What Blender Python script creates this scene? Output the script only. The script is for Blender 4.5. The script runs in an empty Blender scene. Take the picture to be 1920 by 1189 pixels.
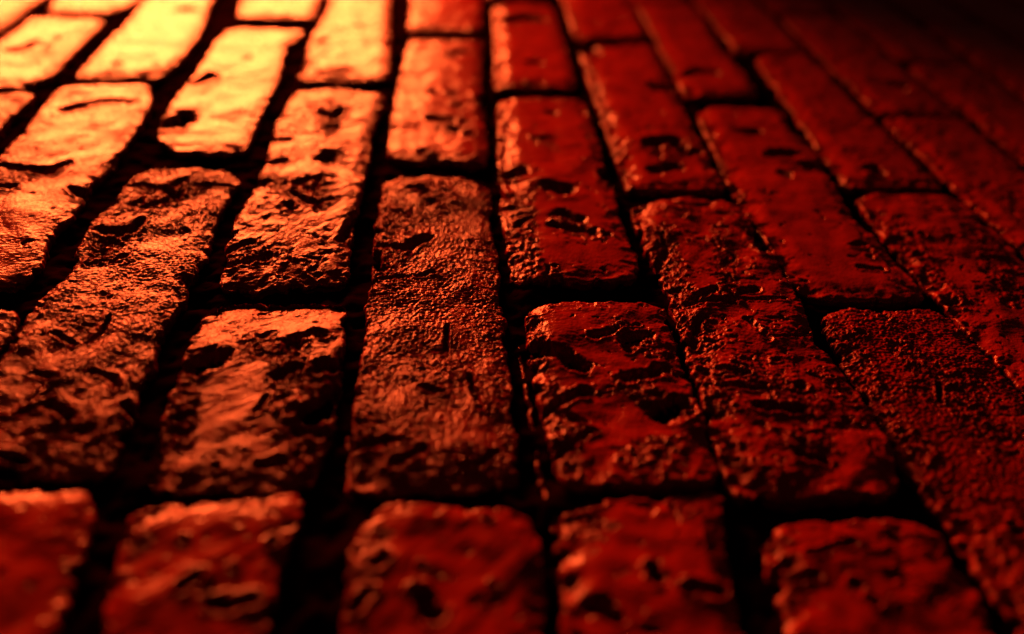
import bpy, math, random
import numpy as np

sc = bpy.context.scene
col = sc.collection

# ------------------------------------------------------------------ camera
cam_d = bpy.data.cameras.new("camera")
cam = bpy.data.objects.new("camera", cam_d)
col.objects.link(cam)
cam.location = (0.331445, -0.401507, 0.248279)
cam.rotation_mode = 'XYZ'
cam.rotation_euler = (0.995257, -0.071667, -0.064324)
cam_d.sensor_fit = 'HORIZONTAL'
cam_d.sensor_width = 36.0
cam_d.lens = 33.7395
cam_d.clip_start = 0.01
cam_d.clip_end = 100.0
cam_d.dof.use_dof = True
cam_d.dof.focus_distance = 0.4692
cam_d.dof.aperture_fstop = 2.7
cam_d.dof.aperture_blades = 0
sc.camera = cam

# ------------------------------------------------------------------ world (night)
world = bpy.data.worlds.new("World")
sc.world = world
world.use_nodes = True
bg = world.node_tree.nodes["Background"]
bg.inputs["Color"].default_value = (1.0, 0.30, 0.22, 1.0)
bg.inputs["Strength"].default_value = 0.010

# ------------------------------------------------------------------ the warm lamp raking in from the upper left
from mathutils import Vector, Matrix
LAMP_POS = (0.01, 0.98, 0.180)
LAMP_AIM = (0.24, 0.22, 0.0)
ld = bpy.data.lights.new("warm_lamp", 'AREA')
ld.shape = 'RECTANGLE'
ld.size = 0.60
ld.size_y = 0.13
ld.energy = 2.95
ld.color = (1.0, 0.124, 0.025)
ld.spread = math.radians(62)
lamp = bpy.data.objects.new("warm_lamp", ld)
col.objects.link(lamp)
lamp.location = LAMP_POS
lamp.rotation_euler = (Vector(LAMP_AIM) - Vector(LAMP_POS)).to_track_quat('-Z', 'Y').to_euler()
sc.cycles.max_bounces = 3
sc.cycles.diffuse_bounces = 0

sc.view_settings.view_transform = 'Standard'
sc.view_settings.look = 'None'
sc.view_settings.gamma = 1.0
sc.view_settings.exposure = 0.0
sc.view_settings.use_curve_mapping = False

# ------------------------------------------------------------------ measured brick outlines, millimetres on the ground plane
# (column, far header, near header), (left edge, right edge, far edge, near edge)
CRUMBLED = [
  ([(387.0, 110.1), (384.0, 28.5)], 9.3),
  ([(407.4, 77.8), (427.2, 66.5)], 8.4),
  ([(462.5, 68.9), (458.8, 1.0), (461.0, -36.7)], 11.0),
  ([(459.5, -53.8), (459.1, -85.0)], 9.9),
  ([(478.5, -57.3), (493.6, -87.7)], 11.0),
  ([(512.6, -60.2), (519.1, -83.4)], 6.4),
  ([(482.3, -108.9), (494.8, -112.0)], 6.5),
  ([(458.3, -106.0), (457.6, -125.3)], 4.3),
  ([(500.1, 78.0), (486.6, 2.4)], 6.8),
  ([(535.7, -24.5), (533.7, -83.0), (537.8, -117.7)], 8.1),
  ([(563.0, -37.1), (573.5, -96.6)], 10.7),
  ([(607.1, 106.3), (610.7, 60.1), (609.2, 3.3)], 7.9),
  ([(660.3, 76.1), (642.0, 10.2)], 10.1),
  ([(460.2, 349.0), (453.6, 145.9)], 4.6),
  ([(529.8, 243.4), (521.8, 99.8)], 4.0),
  ([(584.8, 58.4)], 8.9),
  ([(488.2, 182.4)], 12.2),
  ([(578.7, 174.0)], 10.9),
  ([(384.0, -21.9), (383.5, -56.5)], 4.8),
  ([(386.4, -75.9), (390.9, -97.3)], 7.3),
  ([(390.5, -100.7), (389.7, -126.3)], 6.0),
  ([(426.6, -29.2), (441.2, -46.1)], 7.8),
  ([(422.1, -71.0), (435.7, -85.6)], 9.2),
  ([(418.7, -116.6), (439.7, -109.7)], 7.8),
  ([(258.2, -44.8), (289.3, -75.1)], 9.2),
  ([(233.5, -69.4), (240.2, -110.5)], 6.1),
  ([(277.9, -89.7), (294.6, -127.8)], 9.7),
  ([(238.8, 119.0), (272.1, 93.8)], 12.4),
  ([(233.3, 30.3), (257.0, 31.8)], 11.1),
  ([(264.4, 242.0), (265.4, 194.3)], 8.3),
  ([(311.5, 83.6), (311.8, 13.7)], 16.0),
  ([(332.0, 119.9), (347.5, 99.9)], 13.6),
  ([(306.7, -102.6), (324.1, -118.2)], 11.3),
  ([(180.3, 86.4), (195.7, 108.1)], 16.1),
  ([(171.8, 54.7), (169.2, 26.3)], 8.3),
  ([(176.1, -95.8), (210.9, -104.7)], 10.9),
  ([(97.2, 106.4), (117.8, 122.6)], 7.9),
  ([(392.3, -154.6)], 9.7),
  ([(431.6, -146.2)], 6.3),
  ([(462.7, -164.7), (462.2, -184.3)], 6.6),
  ([(229.8, -153.2), (238.3, -165.6)], 5.7),
  ([(316.3, -160.3), (312.4, -184.1)], 5.7),
  ([(349.0, 212.9)], 14.0),
]
BRICKS = [
  ((-3, 2, 1), [[(-219.4, 284.8), (-220.3, 554.7)], [(-155.9, 284.8), (-155.5, 554.7)], [(-220.0, 555.1), (-155.0, 555.9)], [(-220.0, 284.3), (-155.0, 283.7)]]),
  ((-3, 3, 2), [[(-220.5, 564.7), (-218.8, 834.5)], [(-155.3, 564.7), (-154.1, 834.5)], [(-220.0, 835.1), (-155.0, 835.1)], [(-220.0, 563.7), (-155.0, 563.3)]]),
  ((-2, 1.5, 0.5), [[(-145.6, 144.9), (-144.4, 414.8)], [(-79.2, 144.9), (-79.9, 414.8)], [(-145.0, 413.8), (-80.0, 413.3)], [(-145.0, 145.7), (-80.0, 144.8)]]),
  ((-2, 2.5, 1.5), [[(-144.6, 424.8), (-146.0, 694.6)], [(-79.3, 424.8), (-80.8, 694.6)], [(-145.0, 695.0), (-80.0, 696.0)], [(-145.0, 424.2), (-80.0, 424.5)]]),
  ((-1, 1, 0), [[(-70.2, 5.0), (-71.2, 274.8)], [(-3.8, 5.0), (-5.0, 274.8)], [(-70.0, 275.4), (-5.0, 275.4)], [(-70.0, 3.6), (-5.0, 4.4)]]),
  ((-1, 2, 1), [[(-70.5, 284.8), (-69.5, 554.7)], [(-4.7, 284.8), (-3.7, 554.7)], [(-70.0, 553.6), (-5.0, 553.4)], [(-70.0, 285.4), (-5.0, 284.2)]]),
  ((-1, 3, 2), [[(-70.3, 564.7), (-69.4, 834.5)], [(-4.1, 564.7), (-6.0, 834.5)], [(-70.0, 834.0), (-5.0, 834.5)], [(-70.0, 564.3), (-5.0, 564.7)]]),
  ((0, 1.0, 0.0), [[(5.0, 5.0), (13.6, 99.0), (16.8, 235.5)], [(70.0, 5.0), (71.2, 111.1), (66.5, 182.7), (65.6, 203.2), (67.5, 239.2)], [(20.0, 235.9), (65.6, 244.0)], [(5.0, 5.0), (70.0, 5.0)]]),
  ((0, 1.5, 1.0), [[(8.5, 260.3), (4.4, 353.1), (6.5, 413.6)], [(59.8, 256.8), (67.3, 296.8), (65.5, 320.6), (65.8, 369.1), (66.6, 409.7)], [(8.1, 413.9), (28.0, 414.6), (65.0, 415.4)], [(13.3, 248.3), (40.8, 253.1), (60.9, 253.8)]]),
  ((0, 2.5, 1.5), [[(10.7, 438.0), (6.4, 461.8), (5.0, 694.6)], [(62.5, 440.1), (72.7, 472.0), (70.0, 694.6)], [(5.0, 694.6), (70.0, 694.6)], [(12.1, 435.0), (61.2, 439.8)]]),
  ((0, 3.5, 2.5), [[(5.2, 704.6), (5.2, 974.4)], [(70.2, 704.6), (70.4, 974.4)], [(5.0, 973.7), (70.0, 975.5)], [(5.0, 703.3), (70.0, 704.6)]]),
  ((1, 0, -1), [[(80.0, -274.8), (76.2, -161.6), (80.1, -18.1)], [(145.0, -274.8), (138.9, -156.4), (142.9, -106.3), (150.4, -64.7), (153.0, -39.1), (151.7, -28.8)], [(82.3, -18.0), (150.2, -24.5)], [(80.0, -274.8), (145.0, -274.8)]]),
  ((1, 1, 0), [[(78.3, 0.5), (80.5, 98.1), (81.5, 141.6), (82.1, 181.0), (78.3, 228.6), (78.6, 248.8)], [(142.2, 1.7), (145.5, 19.6), (141.0, 41.0), (144.1, 70.8), (142.5, 109.0), (146.6, 131.2), (146.8, 166.0), (145.9, 227.3), (137.6, 267.4)], [(76.0, 256.9), (103.9, 266.1), (136.6, 271.7)], [(80.0, -3.2), (122.8, -4.2), (145.7, -1.5)]]),
  ((1, 2, 1), [[(81.6, 284.0), (80.8, 362.0), (83.1, 406.7), (80.5, 477.0), (80.0, 554.7)], [(139.2, 290.0), (144.9, 320.6), (145.3, 350.0), (145.6, 398.7), (136.5, 488.5), (145.0, 554.7)], [(80.0, 554.7), (145.0, 554.7)], [(84.6, 276.5), (112.4, 281.6), (139.5, 288.9)]]),
  ((1, 3, 2), [[(79.7, 564.7), (79.4, 834.5)], [(145.2, 564.7), (144.6, 834.5)], [(80.0, 835.5), (145.0, 834.4)], [(80.0, 563.3), (145.0, 564.4)]]),
  ((2, -0.5, -1.5), [[(155.0, -414.8), (159.3, -204.0), (156.0, -140.9)], [(220.0, -414.8), (222.4, -204.5), (222.1, -189.3), (221.1, -174.6), (220.7, -160.1), (218.6, -141.8)], [(156.0, -140.9), (184.3, -140.3), (203.5, -137.8), (217.8, -139.6)], [(155.0, -414.8), (220.0, -414.8)]]),
  ((2, 0.5, -0.5), [[(153.0, -129.9), (155.1, -93.0), (154.6, -58.8), (155.6, -40.6), (154.5, -27.0), (156.5, -7.2), (160.9, 10.2), (157.2, 36.5), (156.0, 67.4), (160.5, 91.4), (162.3, 123.0)], [(217.9, -126.6), (217.8, -104.6), (217.6, -88.9), (215.7, -77.3), (218.4, -64.6), (216.8, -51.3), (216.3, -29.4), (220.6, -10.1), (217.4, 5.8), (221.8, 31.3), (219.7, 70.3), (219.8, 89.6), (222.7, 122.7)], [(161.6, 128.1), (186.8, 135.0), (205.6, 133.8), (220.3, 129.1)], [(153.6, -131.3), (181.0, -131.2), (199.4, -130.6), (218.4, -128.4)]]),
  ((2, 1.5, 0.5), [[(160.1, 182.7), (157.6, 211.4), (156.6, 250.9), (160.9, 307.2), (160.4, 376.9), (163.3, 404.8)], [(219.0, 173.6), (219.1, 217.8), (220.2, 259.2), (222.1, 307.9), (216.1, 375.1), (227.5, 411.7)], [(162.0, 412.0), (195.1, 418.0), (226.9, 417.6)], [(160.1, 182.7), (178.2, 160.2), (200.4, 160.8), (219.8, 164.5)]]),
  ((2, 2.5, 1.5), [[(164.4, 448.4), (161.3, 493.6), (155.0, 694.6)], [(228.4, 452.4), (231.6, 508.0), (220.0, 694.6)], [(155.0, 694.6), (220.0, 694.6)], [(164.7, 446.8), (228.2, 454.0)]]),
  ((2, 3.5, 2.5), [[(154.4, 704.6), (155.3, 974.4)], [(219.0, 704.6), (219.0, 974.4)], [(155.0, 973.3), (220.0, 974.2)], [(155.0, 704.9), (220.0, 703.1)]]),
  ((3, -0.5, -1.5), [[(230.0, -414.8), (235.6, -204.6), (233.9, -190.4), (233.4, -178.4), (232.9, -170.4), (232.2, -158.3), (230.0, -150.7)], [(295.0, -414.8), (286.0, -202.8), (285.7, -179.6), (287.5, -166.6), (290.4, -148.8), (290.6, -140.7)], [(229.5, -147.5), (254.9, -143.8), (271.5, -142.8), (290.0, -138.7)], [(230.0, -414.8), (295.0, -414.8)]]),
  ((3, 0, -0.5), [[(234.5, -135.8), (234.1, -129.6), (234.7, -116.8), (229.5, -96.1), (229.9, -82.3), (230.0, -70.6), (230.5, -41.3), (231.3, -22.0), (233.7, -16.0)], [(292.4, -135.0), (293.7, -118.8), (296.7, -102.8), (297.6, -89.2), (297.2, -63.4), (296.7, -43.2), (296.0, -25.8), (295.7, -9.6)], [(233.2, -13.2), (245.3, -9.8), (272.5, -8.4), (295.0, -7.7)], [(234.9, -137.5), (253.4, -136.4), (272.7, -137.8), (292.5, -135.3)]]),
  ((3, 1, 0), [[(233.2, 9.2), (229.6, 37.3), (228.9, 77.3), (233.4, 97.4), (233.7, 128.8), (234.4, 160.2), (231.8, 209.8), (236.5, 261.3)], [(294.4, 13.7), (293.1, 34.1), (292.3, 63.2), (293.2, 82.2), (294.5, 116.6), (296.1, 158.2), (295.3, 195.8), (298.0, 231.1), (301.2, 263.4)], [(234.9, 268.7), (265.2, 274.9), (300.8, 272.0)], [(234.4, 2.8), (251.0, 1.7), (275.7, 7.5), (294.0, 11.6)]]),
  ((3, 2, 1), [[(235.2, 303.8), (233.3, 383.6), (234.9, 425.1), (240.6, 509.9), (230.0, 554.7)], [(301.1, 310.9), (301.5, 340.7), (299.8, 391.9), (293.5, 520.7), (295.0, 554.7)], [(230.0, 554.7), (295.0, 554.7)], [(235.6, 300.3), (266.8, 301.3), (301.1, 309.7)]]),
  ((3, 3, 2), [[(230.0, 564.7), (230.8, 834.5)], [(295.2, 564.7), (295.4, 834.5)], [(230.0, 833.2), (295.0, 833.8)], [(230.0, 564.0), (295.0, 563.3)]]),
  ((4, -0.5, -1.5), [[(305.0, -414.8), (309.0, -205.2), (309.0, -189.6), (308.5, -166.6), (310.8, -156.5), (313.5, -151.3)], [(370.0, -414.8), (373.1, -205.7), (374.9, -174.4), (374.7, -160.0), (373.5, -152.1)], [(313.7, -148.6), (325.9, -143.6), (344.3, -145.9), (362.5, -145.2), (373.2, -150.8)], [(305.0, -414.8), (370.0, -414.8)]]),
  ((4, 0.5, -0.5), [[(306.5, -133.4), (304.6, -102.7), (304.3, -74.6), (305.0, -54.9), (304.8, -26.3), (304.8, -2.4), (306.2, 18.6), (304.9, 38.2), (304.7, 66.0), (305.0, 83.1), (306.6, 125.0)], [(369.0, -134.1), (370.0, -124.5), (370.7, -103.2), (368.3, -96.8), (370.5, -72.6), (369.7, -59.4), (369.4, -35.6), (371.9, -15.4), (368.8, 3.9), (370.3, 18.0), (370.1, 46.4), (368.3, 75.0), (370.6, 123.2)], [(306.4, 128.7), (317.3, 136.5), (351.3, 139.7), (371.1, 127.0)], [(307.2, -136.8), (326.7, -136.6), (350.4, -135.2), (368.6, -133.5)]]),
  ((4, 1.5, 0.5), [[(306.6, 168.3), (307.3, 245.3), (310.5, 342.1), (313.3, 394.1)], [(370.8, 165.6), (372.5, 204.3), (371.2, 234.8), (371.9, 311.4), (376.0, 407.5)], [(313.1, 402.8), (376.7, 415.1)], [(306.8, 163.4), (331.6, 160.1), (345.0, 163.0), (358.3, 156.2), (370.5, 159.0)]]),
  ((4, 2.5, 1.5), [[(312.0, 445.4), (313.8, 524.9), (305.0, 694.6)], [(377.1, 450.8), (381.5, 538.8), (370.0, 694.6)], [(305.0, 694.6), (370.0, 694.6)], [(312.1, 439.0), (376.5, 445.8)]]),
  ((4, 3.5, 2.5), [[(304.8, 704.6), (304.4, 974.4)], [(368.9, 704.6), (368.9, 974.4)], [(305.0, 973.6), (370.0, 973.5)], [(305.0, 704.4), (370.0, 703.4)]]),
  ((5, -0.5, -1.5), [[(380.0, -414.8), (380.8, -205.7), (380.8, -190.9), (381.9, -174.4), (381.4, -159.9), (381.2, -149.4)], [(445.0, -414.8), (436.1, -206.1), (439.8, -174.8), (442.3, -157.0), (447.2, -136.0)], [(381.5, -146.6), (394.0, -141.5), (420.6, -140.1), (447.0, -135.1)], [(380.0, -414.8), (445.0, -414.8)]]),
  ((5, 0, -0.5), [[(386.6, -132.4), (385.8, -124.3), (384.3, -108.5), (383.5, -91.6), (381.5, -78.6), (381.0, -65.7), (380.9, -37.7), (380.6, -22.0), (381.2, -11.7)], [(447.0, -131.6), (448.4, -119.2), (449.2, -99.4), (449.1, -77.8), (449.5, -48.3), (450.4, -34.9), (450.0, -18.9), (450.9, -5.4)], [(381.3, -9.7), (393.3, -4.3), (422.8, -3.3), (451.2, -2.4)], [(386.4, -134.1), (411.7, -132.6), (446.7, -132.7)]]),
  ((5, 1, 0), [[(377.3, 20.0), (376.9, 63.0), (375.5, 102.1), (378.4, 131.4), (377.8, 163.0), (383.0, 267.4)], [(445.3, 29.4), (445.1, 65.2), (442.5, 86.9), (446.3, 127.5), (445.8, 167.1), (447.1, 208.8), (446.4, 254.1), (446.1, 275.5)], [(384.2, 274.1), (413.1, 280.0), (446.1, 278.8)], [(377.0, 15.2), (390.1, 19.1), (417.7, 18.5), (444.6, 25.5)]]),
  ((5, 2, 1), [[(382.6, 312.9), (387.3, 406.5), (391.3, 518.4)], [(444.9, 312.0), (446.6, 340.6), (447.3, 396.0), (447.6, 436.3), (448.6, 526.1)], [(391.7, 525.9), (449.2, 537.4)], [(382.0, 302.1), (443.6, 308.2)]]),
  ((5, 3, 2), [[(378.7, 564.7), (381.4, 834.5)], [(446.1, 564.7), (444.4, 834.5)], [(380.0, 834.9), (445.0, 834.2)], [(380.0, 564.7), (445.0, 563.9)]]),
  ((6, -0.5, -1.5), [[(455.0, -414.8), (454.2, -206.3), (455.2, -190.0), (455.0, -178.4), (456.9, -164.2), (457.5, -159.5)], [(520.0, -414.8), (523.7, -206.8), (525.7, -186.8), (523.3, -174.7), (524.3, -161.8), (523.6, -154.3)], [(458.0, -157.9), (465.1, -153.6), (489.4, -153.1), (507.9, -150.2), (523.9, -153.5)], [(455.0, -414.8), (520.0, -414.8)]]),
  ((6, 0.5, -0.5), [[(452.0, -135.9), (451.6, -121.1), (451.8, -95.9), (454.0, -73.9), (453.6, -58.1), (456.3, -12.9), (456.3, 22.9), (452.9, 51.7), (452.7, 83.1), (454.0, 102.8)], [(516.1, -137.2), (520.6, -127.5), (524.3, -114.7), (524.9, -96.0), (524.0, -80.7), (523.3, -59.9), (522.4, -47.0), (518.1, -32.2), (523.1, -4.9), (523.2, 17.4), (523.4, 34.0), (522.6, 47.8), (520.2, 60.4), (519.9, 81.4), (520.8, 108.1)], [(454.6, 106.4), (476.1, 113.8), (499.8, 116.5), (522.2, 113.2)], [(451.2, -138.9), (476.8, -139.4), (498.5, -138.3), (515.7, -138.1)]]),
  ((6, 1.5, 0.5), [[(456.2, 135.2), (455.9, 182.6), (456.8, 263.8), (458.0, 348.7), (459.0, 397.9)], [(518.1, 136.0), (517.9, 185.4), (520.4, 268.4), (523.0, 345.3), (525.7, 414.6)], [(460.1, 406.8), (527.0, 423.7)], [(455.4, 130.6), (486.3, 131.0), (516.6, 132.8)]]),
  ((6, 2.5, 1.5), [[(460.2, 446.4), (463.8, 555.6), (455.0, 694.6)], [(526.7, 453.2), (533.0, 569.8), (520.0, 694.6)], [(455.0, 694.6), (520.0, 694.6)], [(459.4, 439.9), (525.8, 448.2)]]),
  ((6, 3.5, 2.5), [[(455.1, 704.6), (456.5, 974.4)], [(520.9, 704.6), (520.4, 974.4)], [(455.0, 975.6), (520.0, 974.8)], [(455.0, 704.1), (520.0, 703.4)]]),
  ((7, 0, -1), [[(530.0, -274.8), (534.4, -200.4), (532.9, -184.9), (531.7, -169.9), (531.8, -156.7), (530.8, -145.2), (528.6, -132.0), (527.0, -114.7), (527.8, -97.7), (528.6, -77.5), (528.7, -55.6), (529.1, -36.2), (529.7, -20.1), (531.5, -10.4)], [(595.0, -274.8), (601.0, -196.3), (607.9, -155.9), (606.3, -103.0), (602.6, -65.5), (602.0, -41.0), (598.8, -21.4), (598.3, -6.3)], [(532.7, -6.9), (545.0, -1.3), (566.2, -2.8), (593.7, 0.5), (599.7, -3.2)], [(530.0, -274.8), (595.0, -274.8)]]),
  ((7, 1, 0), [[(527.4, 16.0), (525.3, 25.7), (524.9, 50.3), (524.8, 75.2), (522.1, 94.9), (522.8, 114.0), (522.6, 140.3), (525.9, 174.9), (528.2, 233.1), (530.9, 268.6)], [(594.9, 10.5), (594.4, 29.0), (592.5, 52.8), (592.4, 75.3), (586.8, 92.9), (591.0, 126.9), (595.0, 158.7), (597.2, 196.9), (596.5, 240.9), (598.2, 274.7)], [(532.0, 273.1), (563.0, 279.2), (598.8, 278.1)], [(526.5, 13.3), (541.8, 7.8), (570.9, 8.7), (594.7, 9.9)]]),
  ((7, 2, 1), [[(530.5, 303.4), (530.8, 336.2), (533.8, 446.5), (536.8, 551.1)], [(590.5, 317.3), (591.9, 387.6), (588.0, 433.8), (597.7, 534.9)], [(538.5, 561.1), (600.7, 554.3)], [(529.7, 299.8), (589.1, 312.4)]]),
  ((7, 3, 2), [[(529.2, 564.7), (531.4, 834.5)], [(593.9, 564.7), (594.3, 834.5)], [(530.0, 833.8), (595.0, 835.3)], [(530.0, 563.4), (595.0, 565.6)]]),
  ((7, 4, 3), [[(529.5, 844.5), (529.7, 1114.3)], [(595.2, 844.5), (595.0, 1114.3)], [(530.0, 1114.5), (595.0, 1114.5)], [(530.0, 845.6), (595.0, 843.3)]]),
  ((8, -0.5, -1.5), [[(604.1, -414.8), (604.9, -144.9)], [(668.5, -414.8), (670.2, -144.9)], [(605.0, -146.0), (670.0, -144.1)], [(605.0, -413.5), (670.0, -414.5)]]),
  ((8, 0.5, -0.5), [[(610.2, -116.5), (607.0, -57.2), (604.8, -35.5), (604.0, -16.4), (602.6, 3.0), (601.2, 32.8), (600.4, 65.6), (600.2, 97.3), (602.5, 127.9)], [(670.0, -134.9), (660.7, -55.4), (671.2, 50.4), (672.5, 93.7), (672.0, 135.2)], [(604.3, 132.6), (630.7, 138.7), (673.6, 140.0)], [(605.0, -134.9), (670.0, -134.9)]]),
  ((8, 1.5, 0.5), [[(602.0, 156.9), (604.6, 204.1), (608.9, 264.1), (612.4, 343.9), (615.7, 405.5)], [(669.5, 153.2), (670.2, 224.2), (666.3, 297.7), (671.1, 371.9), (668.4, 422.6)], [(616.0, 409.9), (668.5, 427.2)], [(600.3, 150.3), (669.2, 152.3)]]),
  ((8, 2.5, 1.5), [[(603.5, 424.8), (605.5, 694.6)], [(668.5, 424.8), (671.0, 694.6)], [(605.0, 694.8), (670.0, 695.7)], [(605.0, 425.7), (670.0, 426.0)]]),
  ((8, 3.5, 2.5), [[(604.6, 704.6), (606.4, 974.4)], [(668.9, 704.6), (670.6, 974.4)], [(605.0, 974.4), (670.0, 974.3)], [(605.0, 703.1), (670.0, 704.3)]]),
  ((9, 0, -1), [[(680.4, -274.8), (680.5, -5.0)], [(745.7, -274.8), (744.3, -5.0)], [(680.0, -6.1), (745.0, -5.5)], [(680.0, -273.6), (745.0, -273.4)]]),
  ((9, 1, 0), [[(680.0, 5.0), (678.6, 274.8)], [(745.4, 5.0), (744.0, 274.8)], [(680.0, 275.5), (745.0, 275.8)], [(680.0, 5.0), (745.0, 6.3)]]),
  ((9, 2, 1), [[(679.5, 284.8), (681.3, 554.7)], [(745.3, 284.8), (745.3, 554.7)], [(680.0, 554.5), (745.0, 554.6)], [(680.0, 285.6), (745.0, 284.2)]]),
  ((9, 3, 2), [[(679.9, 564.7), (679.1, 834.5)], [(745.6, 564.7), (744.8, 834.5)], [(680.0, 833.6), (745.0, 834.9)], [(680.0, 563.4), (745.0, 565.4)]]),
  ((9, 4, 3), [[(681.2, 844.5), (679.5, 1114.3)], [(744.3, 844.5), (745.4, 1114.3)], [(680.0, 1113.6), (745.0, 1113.0)], [(680.0, 845.0), (745.0, 844.0)]]),
  ((10, 0.5, -0.5), [[(756.3, -134.9), (754.4, 134.9)], [(819.9, -134.9), (818.6, 134.9)], [(755.0, 134.1), (820.0, 134.9)], [(755.0, -133.8), (820.0, -135.2)]]),
  ((10, 1.5, 0.5), [[(755.1, 144.9), (754.2, 414.8)], [(819.7, 144.9), (820.3, 414.8)], [(755.0, 413.6), (820.0, 414.2)], [(755.0, 145.3), (820.0, 146.2)]]),
  ((10, 2.5, 1.5), [[(754.3, 424.8), (754.6, 694.6)], [(821.0, 424.8), (819.2, 694.6)], [(755.0, 695.4), (820.0, 695.8)], [(755.0, 424.2), (820.0, 424.2)]]),
  ((10, 3.5, 2.5), [[(755.0, 704.6), (754.9, 974.4)], [(820.1, 704.6), (818.6, 974.4)], [(755.0, 973.4), (820.0, 974.0)], [(755.0, 703.9), (820.0, 705.4)]]),
  ((11, 1, 0), [[(829.9, 5.0), (828.8, 274.8)], [(896.2, 5.0), (895.4, 274.8)], [(830.0, 274.7), (895.0, 275.4)], [(830.0, 3.5), (895.0, 6.4)]]),
  ((11, 2, 1), [[(828.8, 284.8), (831.5, 554.7)], [(894.8, 284.8), (896.0, 554.7)], [(830.0, 553.4), (895.0, 554.5)], [(830.0, 286.1), (895.0, 285.9)]]),
  ((11, 3, 2), [[(830.3, 564.7), (831.1, 834.5)], [(894.6, 564.7), (896.5, 834.5)], [(830.0, 835.7), (895.0, 835.5)], [(830.0, 564.8), (895.0, 565.9)]]),
  ((11, 4, 3), [[(830.3, 844.5), (829.9, 1114.3)], [(894.9, 844.5), (895.5, 1114.3)], [(830.0, 1114.4), (895.0, 1113.5)], [(830.0, 845.5), (895.0, 845.7)]]),
  ((12, 1.5, 0.5), [[(905.6, 144.9), (906.1, 414.8)], [(970.8, 144.9), (970.7, 414.8)], [(905.0, 415.8), (970.0, 413.3)], [(905.0, 144.5), (970.0, 144.8)]]),
  ((12, 2.5, 1.5), [[(905.5, 424.8), (905.7, 694.6)], [(971.2, 424.8), (970.8, 694.6)], [(905.0, 695.4), (970.0, 693.3)], [(905.0, 425.0), (970.0, 423.4)]]),
  ((12, 3.5, 2.5), [[(903.9, 704.6), (903.5, 974.4)], [(970.1, 704.6), (969.1, 974.4)], [(905.0, 974.7), (970.0, 974.4)], [(905.0, 704.7), (970.0, 703.8)]]),
  ((13, 2, 1), [[(979.6, 284.8), (978.7, 554.7)], [(1045.2, 284.8), (1044.1, 554.7)], [(980.0, 554.5), (1045.0, 554.1)], [(980.0, 283.8), (1045.0, 286.0)]]),
  ((13, 3, 2), [[(981.3, 564.7), (978.9, 834.5)], [(1044.2, 564.7), (1046.1, 834.5)], [(980.0, 833.8), (1045.0, 833.3)], [(980.0, 564.8), (1045.0, 565.5)]]),
  ((13, 4, 3), [[(980.2, 844.5), (979.4, 1114.3)], [(1043.9, 844.5), (1045.9, 1114.3)], [(980.0, 1115.3), (1045.0, 1113.0)], [(980.0, 845.8), (1045.0, 843.5)]]),
  ((14, 2.5, 1.5), [[(1056.0, 424.8), (1056.3, 694.6)], [(1120.3, 424.8), (1119.9, 694.6)], [(1055.0, 696.1), (1120.0, 695.2)], [(1055.0, 425.1), (1120.0, 425.0)]]),
  ((14, 3.5, 2.5), [[(1055.4, 704.6), (1054.8, 974.4)], [(1119.9, 704.6), (1119.6, 974.4)], [(1055.0, 973.7), (1120.0, 973.5)], [(1055.0, 704.6), (1120.0, 704.5)]]),
  ((14, 4.5, 3.5), [[(1054.9, 984.4), (1055.8, 1254.3)], [(1120.0, 984.4), (1119.7, 1254.3)], [(1055.0, 1254.3), (1120.0, 1255.5)], [(1055.0, 984.9), (1120.0, 985.1)]]),
  ((15, 3, 2), [[(1129.0, 564.7), (1130.0, 834.5)], [(1196.1, 564.7), (1194.1, 834.5)], [(1130.0, 835.1), (1195.0, 835.5)], [(1130.0, 564.1), (1195.0, 565.0)]]),
  ((15, 4, 3), [[(1128.9, 844.5), (1131.0, 1114.3)], [(1195.2, 844.5), (1196.0, 1114.3)], [(1130.0, 1114.8), (1195.0, 1113.5)], [(1130.0, 843.8), (1195.0, 845.4)]]),
  ((16, 3.5, 2.5), [[(1203.7, 704.6), (1204.0, 974.4)], [(1268.9, 704.6), (1268.8, 974.4)], [(1205.0, 974.0), (1270.0, 974.1)], [(1205.0, 703.3), (1270.0, 705.9)]]),
  ((16, 4.5, 3.5), [[(1204.3, 984.4), (1204.2, 1254.3)], [(1270.4, 984.4), (1270.2, 1254.3)], [(1205.0, 1255.6), (1270.0, 1255.0)], [(1205.0, 983.0), (1270.0, 985.3)]]),
]
RIDGE_A = [(375.8, -22.3), (376.7, -44.3), (377.4, -72.4), (378.3, -97.6), (378.5, -117.3), (379.2, -132.5), (379.5, -146.7)]
RIDGE_B = [(302.2, -92.6), (303.7, -112.4), (305.7, -130.5), (307.1, -141.9)]
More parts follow.
